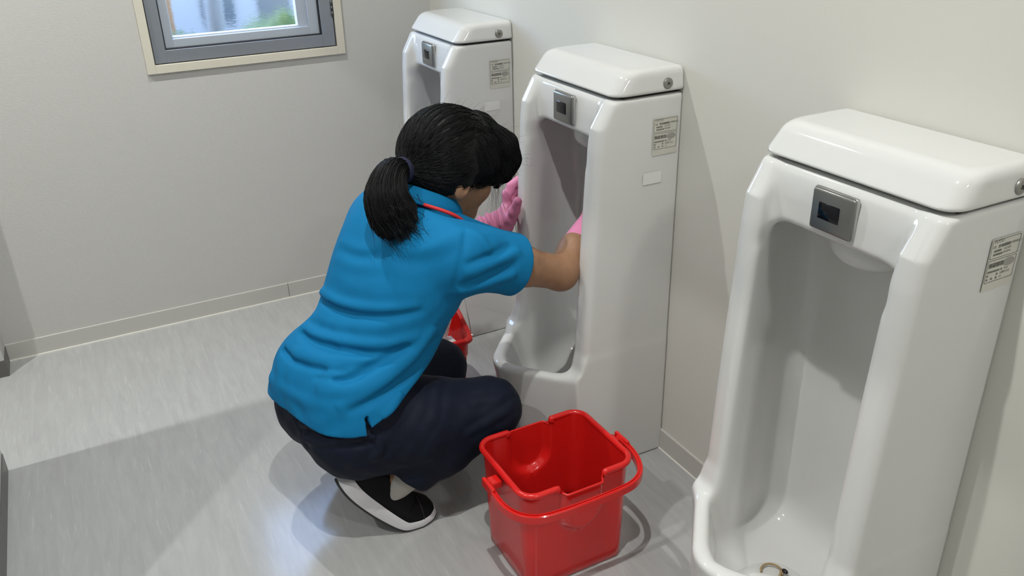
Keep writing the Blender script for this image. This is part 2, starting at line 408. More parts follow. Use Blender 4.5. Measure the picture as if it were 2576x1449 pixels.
# ------------------------------------------------------------------ urinals
m = mat('ceramic', (.68, .675, .655), rough=.07, coat=.4, spec=.5)
mat('plate_steel', (.27, .265, .25), rough=.33, metal=.85)
mat('plate_edge', (.55, .55, .54), rough=.22, metal=.9)
mat('sensor_black', (.004, .004, .006), rough=.12)
mat('screw_steel', (.32, .31, .29), rough=.4, metal=.8)
mat('slot_black', (.01, .01, .01), rough=.6)
mat('label_film', (.60, .585, .515), rough=.45)
mat('label_ink', (.12, .115, .10), rough=.6)
mat('label_seal', (.33, .32, .29), rough=.5)
mat('blank_sticker', (.78, .77, .745), rough=.5)
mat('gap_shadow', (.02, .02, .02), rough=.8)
ZR = .285                                            # rim height
def urinal_sdf(P):
    x, y, z = P[:, 0], P[:, 1], P[:, 2]; ax = np.abs(x)
    yf = np.interp(z, [0, .3, .6, .84, .888, .953], [-.246, -.246, -.233, -.2195, -.2145, -.178]).astype(np.float32)
    side = ax-.1832; back = y; top = z-.9470; bot = -z
    tp = np.clip(ZR-z, 0, .3)
    # upper column with two forward wings
    up = smax(smax(side, (yf-y)*.97, .026), top, .010)
    # wedge shaped bowl
    wd = .656*(ax-.187) - .755*(y+.255) + tp*.11
    tipd = -(y+.392) + tp*.22
    low = smax(smax(wd, tipd, .02), side, .012)
    low = smax(low, z-ZR, .016)
    base = smax(side, (-.225-y)+tp*.14, .02); base = smax(base, z-ZR-.02, .02)
    body = smin(up, smin(low, base, .02), .05)
    body = smax(body, side, .004)
    body = smax(smax(body, back, .004), bot, .006)
    # hollow
    py = np.interp(z, [.80, .90, .935, .956], [-.190, -.187, -.183, -.176]).astype(np.float32)
    rec = smax(ax-.134-(z-.9)*.05, y-py, .018)
    rec = smax(rec, .80-z, .02)
    tq = np.clip((y+.225)/.125, 0, 1); hw = .129+.0375*tq*tq*(3-2*tq)
    plan = smax((ax-hw)*.93, (y+.040), .055)
    cav = smax(plan, z-.852, .05)
    wi = .656*(ax-.187) - .755*(y+.255) + tp*.18 + .030
    ti = -(y+.392) + tp*.32 + .028
    cav = smax(cav, smax(wi, ti, .035), .012)
    cav = smax(cav, .128 + np.clip((y+.2)*.1, -.01, .02) - z, .065)
    hol = smin(cav, rec, .012)
    d = smax(body, -hol, .015)
    # water spreader under the top of the hollow
    sp = ell(P, (0, -.055, .838), (.125, .085, .040)); sp2 = ell(P, (0.0, -.10, .822), (.048, .05, .026))
    sp = smin(sp, sp2, .04)
    return smin(d, sp, .012)
UV, UQ = polygonize(urinal_sdf, (-.21, -.42, -.015), (.21, .02, .97), .0042, newton=2)
U_ME = npmesh('urinal_body', UV, UQ); U_ME.materials.append(MATS['ceramic'])
def lid_sdf(P):
    x, y, z = P[:, 0], P[:, 1], P[:, 2]; ax = np.abs(x)
    s = ax-.1855+np.clip(z-.955, 0, .1)*.10
    fr = (-.181-y)*.80 + np.clip(z-.956, -.1, .1)*.60
    d = smax(s, fr, .032)
    d = smax(d, z-1.0045, .017)
    d = smax(d, y+.0, .004); d = smax(d, .9535-z, .007)
    return d
LV, LQ = polygonize(lid_sdf, (-.21, -.21, .94), (.21, .02, 1.02), .0035, newton=2)
L_ME = npmesh('lid', LV, LQ); L_ME.materials.append(MATS['ceramic'])
def text_mesh(name, body, size, sx=1.0):
    cu = bpy.data.curves.new(name, 'FONT'); cu.body = body; cu.size = size; cu.align_x = 'LEFT'; cu.resolution_u = 2
    to = bpy.data.objects.new(name, cu); COL.objects.link(to)
    bpy.context.view_layer.update()
    me = bpy.data.meshes.new_from_object(to.evaluated_get(bpy.context.evaluated_depsgraph_get()))
    bpy.data.objects.remove(to, do_unlink=True)
    for v in me.vertices: v.co.x *= sx
    return me
# certificate sticker on the side: local u = along +y (towards the wall), v = up; built once, flat print on a film
def rr_pts(u0, u1, v0, v1, r, n=4):
    pts = []
    for cx, cy, a0 in ((u1-r, v1-r, 0), (u0+r, v1-r, 90), (u0+r, v0+r, 180), (u1-r, v0+r, 270)):
        for k in range(n+1):
            a = math.radians(a0+90*k/n); pts.append((cx+r*math.cos(a), cy+r*math.sin(a)))
    return pts
XS = .1832
def side_mesh(name, polys, dx):
    V, F = [], []
    for p in polys:
        F.append(tuple(range(len(V), len(V)+len(p)))); V += [(XS+dx, u, v) for u, v in p]
    return pymesh(name, V, F)
def outline_polys(pts, w):
    c = [(sum(p[0] for p in pts)/len(pts)), (sum(p[1] for p in pts)/len(pts))]
    inn = []
    u0, u1 = min(p[0] for p in pts), max(p[0] for p in pts); v0, v1 = min(p[1] for p in pts), max(p[1] for p in pts)
    for u, v in pts:
        inn.append((c[0]+(u-c[0])*(1-2*w/(u1-u0)), c[1]+(v-c[1])*(1-2*w/(v1-v0))))
    n = len(pts); return [(pts[i], pts[(i+1) % n], inn[(i+1) % n], inn[i]) for i in range(n)]
u0, v0 = -.0755, .828                               # lower-left of the framed part
film = side_mesh('certificate_label', [rr_pts(-.0775, -.0105, .8145, .8975, .002)], .0006)
ink_polys = outline_polys(rr_pts(u0, -.0125, .866, .8955, .002), .0007) + outline_polys(rr_pts(u0, -.0125, .828, .8635, .002), .0007)
random.seed(11)
def blk(u, v, w, h): return [(u, v), (u+w, v), (u+w, v+h), (u, v+h)]
def glyph(u, v, s):
    """a dense square character built from strokes"""
    out = [blk(u, v+s*k, s, s*.13) for k in (.08, .42, .78)] + [blk(u+s*k, v, s*.14, s) for k in (.12, .5, .82)]
    if random.random() < .6: out.append(blk(u+s*.05, v+s*random.choice((.25, .6)), s*.5, s*.12))
    return out
for k in range(4): ink_polys += glyph(-.0725+k*.0082, .8515, .0074)          # four large inspection characters
def small(u, v, n, s=.0034, gap=.0042):
    r = []
    for k in range(n): r += glyph(u+k*gap, v, s)
    return r
ink_polys += small(-.0605, .8825, 2, .0046, .006) + small(-.049, .8825, 3, .0048, .0052)
ink_polys += small(-.0685, .8762, 4) + small(-.0685, .8705, 5) + small(-.0725, .8435, 7, .0032, .0039) + small(-.0725, .8375, 1) + small(-.0515, .8375, 1)
ink_polys += small(-.0725, .8315, 1) + small(-.062, .8315, 1) + small(-.0515, .8315, 1) + small(-.0435, .8435, 1)
ink_me = side_mesh('label_print', ink_polys, .0011)
texts = [('TOTO', -.0725, .8905, .0078), ('US', -.0725, .8825, .0062), ('UB90NCS', -.0325, .8835, .0056), ('AC100V', -.047, .8770, .0048), ('50-60Hz', -.047, .8715, .0048),
         ('F-24', -.036, .8435, .0048), ('UB9D1CS', -.0435, .8375, .0052), ('13', -.0435, .8315, .005)]
T_ME = []
for s, u, v, sz in texts:
    me = text_mesh('print_text', s, sz); me.transform(Matrix(((0, 0, 1, XS+.0011), (1, 0, 0, u), (0, 1, 0, v), (0, 0, 0, 1)))); me.materials.append(MATS['label_ink']); T_ME.append(me)
bmx = bmesh.new()
for me in [ink_me]+T_ME: bmx.from_mesh(me)
PRINT_ME = bm_mesh('label_print', bmx); PRINT_ME.materials.append(MATS['label_ink'])
SEAL_ME = side_mesh('label_seal', [[(-.0275+.0125*math.cos(a*math.pi/12), .8545+.0066*math.sin(a*math.pi/12)) for a in range(24)]], .0011); SEAL_ME.materials.append(MATS['label_seal'])
film.materials.append(MATS['label_film'])
BLANK_ME = side_mesh('blank_sticker', [rr_pts(-.0985, -.0485, .7505, .7775, .001)], .0008); BLANK_ME.materials.append(MATS['blank_sticker'])
# sensor plate
PY = -.1905
bm = bmesh.new(); bbox_bm(bm, -.0435, .0395, -.007, .006, -.0335, .0335, .0045, 3)
PLATE_ME = bm_mesh('sensor_plate', bm); PLATE_ME.materials.append(MATS['plate_steel'])
bm = bmesh.new(); bbox_bm(bm, -.0275, .0145, -.0082, 0, -.0135, .0135, .0016, 2)
WINDOW_ME = bm_mesh('sensor_window', bm); WINDOW_ME.materials.append(MATS['sensor_black'])
bm = bmesh.new(); bbox_bm(bm, -.0448, .0408, -.0035, .006, -.0348, .0348, .0045, 3)
EDGE_ME = bm_mesh('plate_rim', bm); EDGE_ME.materials.append(MATS['plate_edge'])
# lid screw
bm = bmesh.new(); n = 28
prof = [(0.0120, 0), (.0120, .0022), (.0112, .0032), (.0085, .0039), (0.0, .0042)]
R = [[bm.verts.new((z, r*math.cos(2*math.pi*j/n), r*math.sin(2*math.pi*j/n))) for j in range(n)] for r, z in prof[:-1]]
tip = bm.verts.new((prof[-1][1], 0, 0))
for a in range(len(R)-1):
    for j in range(n): bm.faces.new((R[a][j], R[a][(j+1) % n], R[a+1][(j+1) % n], R[a+1][j]))
for j in range(n): bm.faces.new((R[-1][j], R[-1][(j+1) % n], tip))
SCREW_ME = bm_mesh('lid_screw', bm); SCREW_ME.materials.append(MATS['screw_steel'])
CROSS_ME = pymesh('screw_slot', [(0.0046, a*math.cos(t)-b*math.sin(t), a*math.sin(t)+b*math.cos(t)) for t in (.5, .5+math.pi/2) for a, b in ((-.0042, -.0008), (.0042, -.0008), (.0042, .0008), (-.0042, .0008))], [(0, 1, 2, 3), (4, 5, 6, 7)])
CROSS_ME.materials.append(MATS['slot_black'])
bm = bmesh.new(); bbox_bm(bm, -.17, .17, -.15, -.004, .94, .957)  # dark block standing in for the shade inside the lid gap
GAP_SHADE_ME = bm_mesh('lid_gap', bm); GAP_SHADE_ME.materials.append(MATS['gap_shadow'])
# drain cover
DV, DQ = polygonize(lambda P: smax(smax(ell(P, (0, -.215, .130), (.088, .088, .016)), .02*0+np.abs(P[:, 0])-.078, .03), .122-P[:, 2], .004), (-.11, -.32, .11), (.11, -.11, .16), .003, newton=1)
DRAIN_ME = npmesh('drain_cover', DV, DQ); DRAIN_ME.materials.append(MATS['ceramic'])
LAB = ['white floor-standing urinal in the far corner next to the window wall', 'white floor-standing urinal being cleaned by the crouching person', 'white floor-standing urinal nearest the camera at the right edge']
UX = [.4345, 1.2345, 2.0345]
for i, ux in enumerate(UX):
    t = tag(empty('urinal', (ux, -.0015, 0)), LAB[i], 'urinal', 'urinals along the wall')
    obj('bowl_body', U_ME, None, t); lid = obj('lid', L_ME, None, t)
    obj('lid_gap', GAP_SHADE_ME, None, t, smooth=False)
    p = obj('sensor_plate', PLATE_ME, None, t, (0, PY, .9005)); p['label'] = 'grey metal flush sensor plate'
    obj('sensor_window', WINDOW_ME, None, p); obj('plate_rim', EDGE_ME, None, p)
    s = obj('lid_screw', SCREW_ME, None, lid, (.1838, -.0445, .9715)); 
    c = obj('screw_slot', CROSS_ME, None, lid, (.1838, -.0445, .9715), smooth=False)
    l = obj('certificate_label', film, None, t, smooth=False); obj('label_print', PRINT_ME, None, l, smooth=False); obj('label_seal', SEAL_ME, None, l, smooth=False)
    if i < 2: obj('blank_sticker', BLANK_ME, None, t, smooth=False)
    obj('drain_cover', DRAIN_ME, None, t)
# scented ring lying on the nearest drain cover
mat('tan_rubber', (.38, .27, .14), rough=.5); mat('dark_bead', (.02, .012, .02), rough=.3)
rg = tag(empty('scented_ring', (UX[2]-.028, -.185, .146)), 'tan ring with dark beads on the drain cover of the nearest urinal', 'ring')
pts = [(.020*math.cos(a), .020*math.sin(a), .003) for a in np.linspace(.5, 4.2, 14)]
tube('ring_band', pts, .0022, 'tan_rubber', rg)
tube('ring_band', [(.004, .02, .003), (.013, .012, .005), (.02, 0, .005), (.03, -.012, .004)], .0026, 'tan_rubber', rg)
for q in ((.015, .020, .006), (.030, .004, .005), (.034, -.006, .005)):
    bm = bmesh.new(); bmesh.ops.create_uvsphere(bm, u_segments=10, v_segments=6, radius=.0048, matrix=Matrix.Translation(q) @ Matrix.Diagonal((1.5, 1, .8, 1)))
    obj('bead', bm_mesh('bead', bm), 'dark_bead', rg)

# ------------------------------------------------------------------ red bucket in front
m = mat('red_plastic', (.62, .012, .010), rough=.22, coat=.25, spec=.5)
mat('water', (.9, .92, .92), rough=.02, trans=1.0, ior=1.33)
mat('white_plastic', (.78, .77, .76), rough=.35)
mat('bristle', (.72, .71, .68), rough=.8)
def rrect(hx, hy, r, n=8, m_=10):
    """rounded rectangle, list of (x,y), counter-clockwise, straight runs subdivided"""
    P = []
    cs = [(hx-r, hy-r, 0), (-hx+r, hy-r, 90), (-hx+r, -hy+r, 180), (hx-r, -hy+r, 270)]
    for i, (cx, cy, a0) in enumerate(cs):
        arc = [(cx+r*math.cos(math.radians(a0+90*k/n)), cy+r*math.sin(math.radians(a0+90*k/n))) for k in range(n+1)]
        P += arc
        nx = cs[(i+1) % 4]; a = math.radians(nx[2]); b = (nx[0]+r*math.cos(a), nx[1]+r*math.sin(a)); s = arc[-1]
        mm = m_*3 if i in (1, 3) else m_
        P += [(s[0]+(b[0]-s[0])*k/mm, s[1]+(b[1]-s[1])*k/mm) for k in range(1, mm)]
    return P
BX, BY, BH = 1.597, -.4345, .262
def sst(a, b, v):
    t = min(max((v-a)/(b-a), 0), 1); return t*t*(3-2*t)
def spout(u, z):
    if abs(u) > .066: return 0.0
    zc = .188-math.sqrt(max(.051**2-min(abs(u), .051)**2, 0))
    din = min(.051-abs(u), z-zc) if z > .188 else .051-math.hypot(u, z-.188)
    return sst(-.002, .010, din)
def bucket_rings(inner):
    rings = []
    zs = [0.004, 0, .006, .03, .06, .09, .12] + [.135+k*.0055 for k in range(24)]
    zs = [z for z in zs if z <= .262]
    if inner: zs = [.006]+[z for z in zs if z > .012]
    for z in zs+[BH]:
        t = min(z/BH, 1); hx = .1005+.0085*t; hy = .1195+.0105*t; r = .022+.012*t
        g = 0.0028 if inner else 0
        if z < .005 and not inner: hx -= (.005-z)*.8; hy -= (.005-z)*.8
        ring = []
        for x, y in rrect(hx-g, hy-g, r):
            zz = z
            if abs(x) > hx-g-.003:
                k = spout(y, z); x = x+math.copysign(.017*k, x)
                zz = z*(1-.045*sst(.056, .044, abs(y))) if z > .2 else z
            ring.append((x, y, zz))
        rings.append(ring)
    return rings
bk = tag(empty('bucket', (BX, BY, 0)), 'open red plastic bucket with lowered handle on the floor in front', 'bucket')
ro, ri = bucket_rings(False), bucket_rings(True)
b_o = loft('bucket_body', ro+ri[::-1], 'red_plastic', bk, cap0=True, cap1=True)
auto_smooth(b_o, 50)
# rolled rim, interrupted at the two pouring spouts
rimp = [(x*1.018, y*1.016, BH-.001) for x, y in rrect(.109, .130, .034, n=10, m_=16)]
def arcs(pts):
    k0 = next(i for i, p in enumerate(pts) if abs(p[1]) < .056 and abs(p[0]) > .1)
    pts = pts[k0:]+pts[:k0]; run = []; out = []
    for p in pts:
        if abs(p[1]) < .054 and abs(p[0]) > .1:
            if run: out.append(run)
            run = []
        else: run.append(p)
    if run: out.append(run)
    return out
for run in arcs(rimp):
    s, e = run[0], run[-1]
    run = [(s[0]*.992, s[1]*.985, s[2]-.010), (s[0], s[1]*.995, s[2]-.003)]+run+[(e[0], e[1]*.995, e[2]-.003), (e[0]*.992, e[1]*.985, e[2]-.010)]
    tube('rim', run, .0068, 'red_plastic', bk, n=12)
sp_lip = []
for sx in (-1, 1):
    tube('spout_lip', [(sx*(.109+.017*spout(u, .24)), u, BH*.955-.001) for u in np.linspace(-.051, .051, 25)], .0026, 'red_plastic', bk, n=8)
# handle lugs and lowered handle
hp = [(.004, .163), (.05, .1655), (.085, .160), (.118, .142), (.138, .112), (.145, .07), (.1465, 0), (.145, -.07), (.138, -.112), (.118, -.142), (.085, -.160), (.05, -.1655), (.004, -.163)]
hp = catmull(hp, 6)
def sweep_rect(name, path, zf, w, hgt, m, parent):
    rings = []
    for i, p in enumerate(path):
        t = np.array(path[min(i+1, len(path)-1)])-np.array(path[max(i-1, 0)]); t = t/np.linalg.norm(t); nn = np.array((t[1], -t[0])); z = zf(p)
        prof = [(-w/2, -hgt/2), (w/2, -hgt/2), (w/2, hgt/2-.002), (w/2-.002, hgt/2), (w*.12, hgt/2), (w*.10, hgt/2-.003), (-w*.12, hgt/2-.003), (-w*.14, hgt/2), (-w/2+.002, hgt/2), (-w/2, hgt/2-.002)]
        rings.append([(p[0]-nn[0]*a, p[1]-nn[1]*a, z+b) for a, b in prof])
    return auto_smooth(loft(name, rings, m, parent), 35)
hd = sweep_rect('handle', hp, lambda p: .240-.012*sst(.0, .12, p[0]), .012, .018, 'red_plastic', bk)
for sy in (-1, 1):
    box('handle_lug', -.012, .016, sy*.146-.014, sy*.146+.014, .228, .246, 'red_plastic', bk, bev=.004)
    box('hinge_tab', -.010, .040, sy*.166-.0045, sy*.166+.0045, .229, .2515, 'red_plastic', bk, bev=.003)
# water and a small white scrubbing brush standing in the bucket
wt = obj('water_surface', pymesh('water_surface', [(x, y, .045) for x, y in rrect(.098, .117, .022)], [tuple(range(len(rrect(.098, .117, .022))))]), 'water', bk, smooth=False)
br = tag(empty('scrub_brush', (BX+.055, BY-.01, .01)), 'white handled scrub brush standing inside the red bucket', 'brush')
tube('brush_handle', [(.0, .0, .0), (.0, -.01, .07), (-.018, -.030, .15)], [.006, .007, .004], 'white_plastic', br, n=10)
tube('brush_head', [(.02, .02, 0.0), (.024, .022, .06), (.028, .015, .165)], [.014, .016, .012], 'bristle', br, n=12)

# ------------------------------------------------------------------ red cleaning basket behind the person
KX, KY = .855, -.445
cd = tag(empty('cleaning_basket', (KX, KY, 0)), 'slotted red plastic cleaning basket behind the knees', 'basket')
def bz(x, y):           # rim height: the right hand side rises to a lug at the far end
    return .197 + (.050*sst(.10, -.02, x)*sst(.09, .115, y))
rim_out = rrect(.108, .122, .03); rim_in = rrect(.100, .114, .026)
band = [[(x, y, .140) for x, y in rrect(.096, .110, .026)], [(x, y, .145) for x, y in rrect(.098, .112, .026)], [(x, y, bz(x, y)-.004) for x, y in rrect(.100, .114, .027)],
        [(x, y, bz(x, y)-.004) for x, y in rrect(.111, .125, .032)], [(x, y, bz(x, y)+.006) for x, y in rrect(.111, .125, .032)], [(x, y, bz(x, y)+.009) for x, y in rrect(.107, .121, .03)],
        [(x, y, bz(x, y)+.008) for x, y in rrect(.098, .112, .026)], [(x, y, .145) for x, y in rrect(.0955, .1095, .025)], [(x, y, .140) for x, y in rrect(.0935, .1075, .024)]]
auto_smooth(loft('basket_rim', band+[band[0]], 'red_plastic', cd, cap0=False, cap1=False), 40)
loft('basket_floor', [[(x, y, .0) for x, y in rrect(.084, .098, .02)], [(x, y, .030) for x, y in rrect(.087, .101, .021)], [(x, y, .032) for x, y in rrect(.080, .095, .02)], [(x, y, .006) for x, y in rrect(.080, .094, .02)]], 'red_plastic', cd)
ring = rrect(.091, .105, .022, n=4, m_=9); nr = len(ring); k = 0
for i in range(0, nr, 2):
    x, y = ring[i]; x2_, y2_ = ring[(i+1) % nr]
    nx, ny = x/.091, y/.105; q = math.hypot(nx, ny)
    if abs(x2_-x)+abs(y2_-y) < .002: continue
    bm = bmesh.new(); t = Vector((x2_-x, y2_-y, 0)).normalized(); o_ = Vector((t.y, -t.x, 0)); w = .0042
    vs = []
    for z, s in ((.028, .965), (.142, 1.03)):
        for a, b in ((-w, -.001), (w, -.001), (w, .001), (-w, .001)): vs.append(bm.verts.new(Vector((x*s, y*s, z))+t*a+o_*b))
    for f in ((0, 1, 2, 3), (7, 6, 5, 4), (0, 4, 5, 1), (1, 5, 6, 2), (2, 6, 7, 3), (3, 7, 4, 0)): bm.faces.new([vs[j] for j in f])
    obj('slat', bm_mesh('slat', bm), 'red_plastic', cd, smooth=False)
tube('basket_hoop', [(x, y, .085) for x, y in rrect(.0905, .1045, .024)], .003, 'red_plastic', cd, n=6, closed=True)
mat('clear_wire', (.75, .76, .74), rough=.3, metal=.4)
hk = tube('carry_wire', [(.088, .122, .205), (.05, .124, .29), (-.02, .122, .40), (-.05, .02, .43), (-.05, -.08, .40)], .0016, 'clear_wire', cd, n=6)
bmesh_ = bmesh.new(); bmesh.ops.create_uvsphere(bmesh_, u_segments=10, v_segments=8, radius=.004, matrix=Matrix.Translation((.089, .122, .204)))
obj('wire_knob', bm_mesh('wire_knob', bmesh_), 'clear_wire', cd)
tag(tube('toilet_brush', [(KX+.02, KY+.02, .03), (KX+.045, KY+.052, .20), (KX+.03, KY+.115, .36)], [.012, .0115, .009], 'white_plastic', n=12), 'white brush handle leaning out of the slotted red basket', 'brush')
tag(box('folded_cloth', KX+.03, KX+.088, KY-.02, KY+.082, .15, .190, 'white_plastic', bev=.006), 'folded white cloth inside the slotted red basket', 'cloth')

# ------------------------------------------------------------------ crouching person
m = mat('skin', (.31, .17, .098), rough=.5, spec=.35); add_noise(m, nscale=60, detail=3, c0=(.28, .15, .084), c1=(.33, .182, .105), bump=.06, bdist=.001)
m = mat('shirt_blue', (.003, .155, .345), rough=.78, spec=.2); pass
add_noise(m, nscale=900, detail=1, bump=.12, bdist=.0006)
m = mat('trouser_navy', (.004, .007, .018), rough=.7, spec=.25); add_noise(m, nscale=500, detail=2, bump=.12, bdist=.0006)
add_noise(m, nscale=14, detail=4, bump=.25, bdist=.006)
m = mat('hair_black', (.004, .004, .0045), rough=.55, spec=.3)
m = mat('glove_pink', (.72, .24, .40), rough=.42, spec=.4); add_noise(m, nscale=45, detail=3, bump=.18, bdist=.003)
mat('shoe_black', (.006, .006, .007), rough=.75, spec=.2)
m = mat('shoe_sole', (.62, .62, .64), rough=.75); add_noise(m, nscale=120, detail=3, bump=.4, bdist=.002)
mat('outsole', (.03, .03, .03), rough=.7)
m = mat('sock_grey', (.42, .41, .38), rough=.9)
mat('lanyard_red', (.55, .02, .02), rough=.6)
mat('hair_tie_navy', (.008, .010, .035), rough=.8)
mat('eye_white', (.7, .7, .68), rough=.2); mat('iris_brown', (.02, .01, .006), rough=.15)
A = lambda *v: np.array(v, np.float32)
Rv = A(.95, .30, 0); Rv /= np.linalg.norm(Rv); Fv = A(-Rv[1], Rv[0], 0); Uv = A(0, 0, 1)
hipR, kneeR, ankR = A(1.325, -.785, .272), A(1.385, -.486, .265), A(1.354, -.738, .128)
hipL, kneeL, ankL = A(1.165, -.775, .27), A(1.06, -.478, .205), A(1.10, -.72, .105)
LSh, RSh = A(1.100, -.600, .668), A(1.385, -.525, .662)
elbR, wrR = A(1.350, -.272, .548), A(1.255, -.110, .625)
elbL, wrL = A(.99, -.47, .50), A(1.038, -.305, .560)
neckB = A(1.228, -.548, .70)
SPINE = [(A(1.25, -.785, .30), .064, .108), (A(1.25, -.748, .38), .058, .096), (A(1.247, -.697, .46), .058, .088), (A(1.242, -.655, .545), .068, .088), (A(1.238, -.612, .62), .082, .086), (A(1.236, -.575, .665), .09, .070)]
def torso(P, g=0.0, k=.06):
    d = None
    for c, a, r in SPINE:
        e = cone(P, c-Rv*a, c+Rv*a, r+g); d = e if d is None else smin(d, e, k)
    e = cone(P, LSh+A(.02, .0, .0), RSh-A(.02, 0, 0), .056+g); d = smin(d, e, .05)
    return d
yaw, pit = math.radians(101), math.radians(21)
Fh = A(math.cos(yaw), math.sin(yaw), 0); rh = A(math.sin(yaw), -math.cos(yaw), 0)
fh = Fh*math.cos(pit)-Uv*math.sin(pit); uh = Fh*math.sin(pit)+Uv*math.cos(pit)
RH = np.stack([rh, fh, uh], 1)
Hc = A(1.203, -.466, .788)
def hp_(r, f, u): return Hc + rh*r + fh*f + uh*u
def head(P):
    d = ell(P, hp_(0, -.008, .022), (.073, .092, .090), RH)
    d = smin(d, ell(P, hp_(0, .028, -.040), (.055, .060, .070), RH), .04)
    d = smin(d, ell(P, hp_(0, .066, -.092), (.024, .020, .018), RH), .03)       # chin
    for s in (-1, 1):
        d = smin(d, ell(P, hp_(s*.038, .055, -.025), (.022, .022, .020), RH), .03)   # cheek
        d = smax(d, -ell(P, hp_(s*.031, .094, .005), (.018, .014, .012), RH), .016)  # eye socket
        ear = ell(P, hp_(s*.079, -.026, -.018), (.011, .020, .033), RH)
        ear = smax(ear, -ell(P, hp_(s*.090, -.021, -.014), (.009, .010, .018), RH), .006)
        d = smin(d, ear, .008)
    d = smin(d, cone(P, hp_(0, .084, .012), hp_(0, .104, -.030), .008, .012), .016)  # nose
    d = smin(d, ell(P, hp_(0, .084, -.060), (.022, .010, .007), RH), .010)           # lips
    d = smax(d, -ell(P, hp_(0, .096, -.060), (.020, .008, .0015), RH), .004)
    return d
def body_sdf(P):
    d = torso(P, -.012)
    d = smin(d, cone(P, neckB, hp_(0, -.03, -.06), .056, .05), .05)
    d = smin(d, head(P), .025)
    for S, E_, W_ in ((RSh, elbR, wrR), (LSh, elbL, wrL)):
        arm = chain(P, [S, E_*.55+S*.45, E_, E_*.6+W_*.4, W_], [.050, .0445, .038, .0385, .027], .02)
        d = smin(d, arm, .03)
    # palms inside the gloves keep the arms continuous
    for H_, K_, An in ((hipR, kneeR, ankR), (hipL, kneeL, ankL)):
        d = smin(d, chain(P, [H_, H_*.5+K_*.5, K_, K_*.6+An*.4, An], [.085, .072, .052, .036, .026], .03), .04)
    return d
person = sdf_obj('person', body_sdf, (.9, -1.0, .04), (1.52, -.05, .96), .0048, 'skin')
tag(person, 'crouching person in blue polo shirt and navy trousers wiping the middle urinal', 'person')
# ---- trousers
T_FOLD = [
    [(1.299, -0.901, 0.315), (1.388, -0.858, 0.344), (1.427, -0.812, 0.326)],
    [(1.318, -0.902, 0.285), (1.408, -0.85, 0.32), (1.431, -0.788, 0.322)],
    [(1.454, -0.569, 0.267), (1.457, -0.491, 0.29), (1.442, -0.45, 0.3)],
    [(1.375, -0.606, 0.366), (1.44, -0.646, 0.327), (1.442, -0.717, 0.25)],
    [(1.428, -0.535, 0.325), (1.436, -0.479, 0.322), (1.418, -0.439, 0.315)],
    [(1.434, -0.776, 0.318), (1.44, -0.768, 0.288), (1.439, -0.787, 0.268)],
]
HIPC = [(A(1.25, -.796, .285), .068, .114), (A(1.25, -.785, .36), .062, .100)]
def trouser_sdf(P):
    d = None
    for c, a, r in HIPC:
        e = cone(P, c-Rv*a, c+Rv*a, r); d = e if d is None else smin(d, e, .05)
    d = smax(d, P[:, 2]-.43-.3*(P[:, 1]+.83), .02)
    for H_, K_, An, w in ((hipR, kneeR, ankR, 1.0), (hipL, kneeL, ankL, 1.0)):
        th = chain(P, [H_, H_*.55+K_*.45, K_], [.105, .098, .072], .03)
        e = An + (An-K_)*.10
        sh = chain(P, [K_, K_*.55+An*.45, e], [.070, .070, .064], .03)
        n_ = (An-K_)/np.linalg.norm(An-K_)
        cut = An - n_*.050
        sh = smax(sh, pl(P, cut, n_ + A(0, .25, -.1)), .004)
        sh = smax(sh, -cone(P, An-n_*.09, An+n_*.2, .058), .006)
        leg = smin(th, sh, .022)
        d = smin(d, leg, .035)
    # creases
    w = .0013*np.sin(P[:, 1]*95+P[:, 0]*60+P[:, 2]*40)*np.sin(P[:, 2]*70-P[:, 0]*30+1)
    near = np.abs(d) < .04
    if near.any():
        for pts, a in zip(T_FOLD, (.007, .006, .0022, .002, .0015, .004, .004)):
            dd = None
            for i in range(len(pts)-1):
                c = cone(P[near], pts[i], pts[i+1], 0.0); dd = c if dd is None else np.minimum(dd, c)
            d[near] -= a*np.exp(-(dd/.009)**2) - a*.7*np.exp(-((dd-.017)/.008)**2)
    return d + w
tr = sdf_obj('trousers', trouser_sdf, (.9, -1.02, .02), (1.53, -.36, .48), .0045, 'trouser_navy', person)
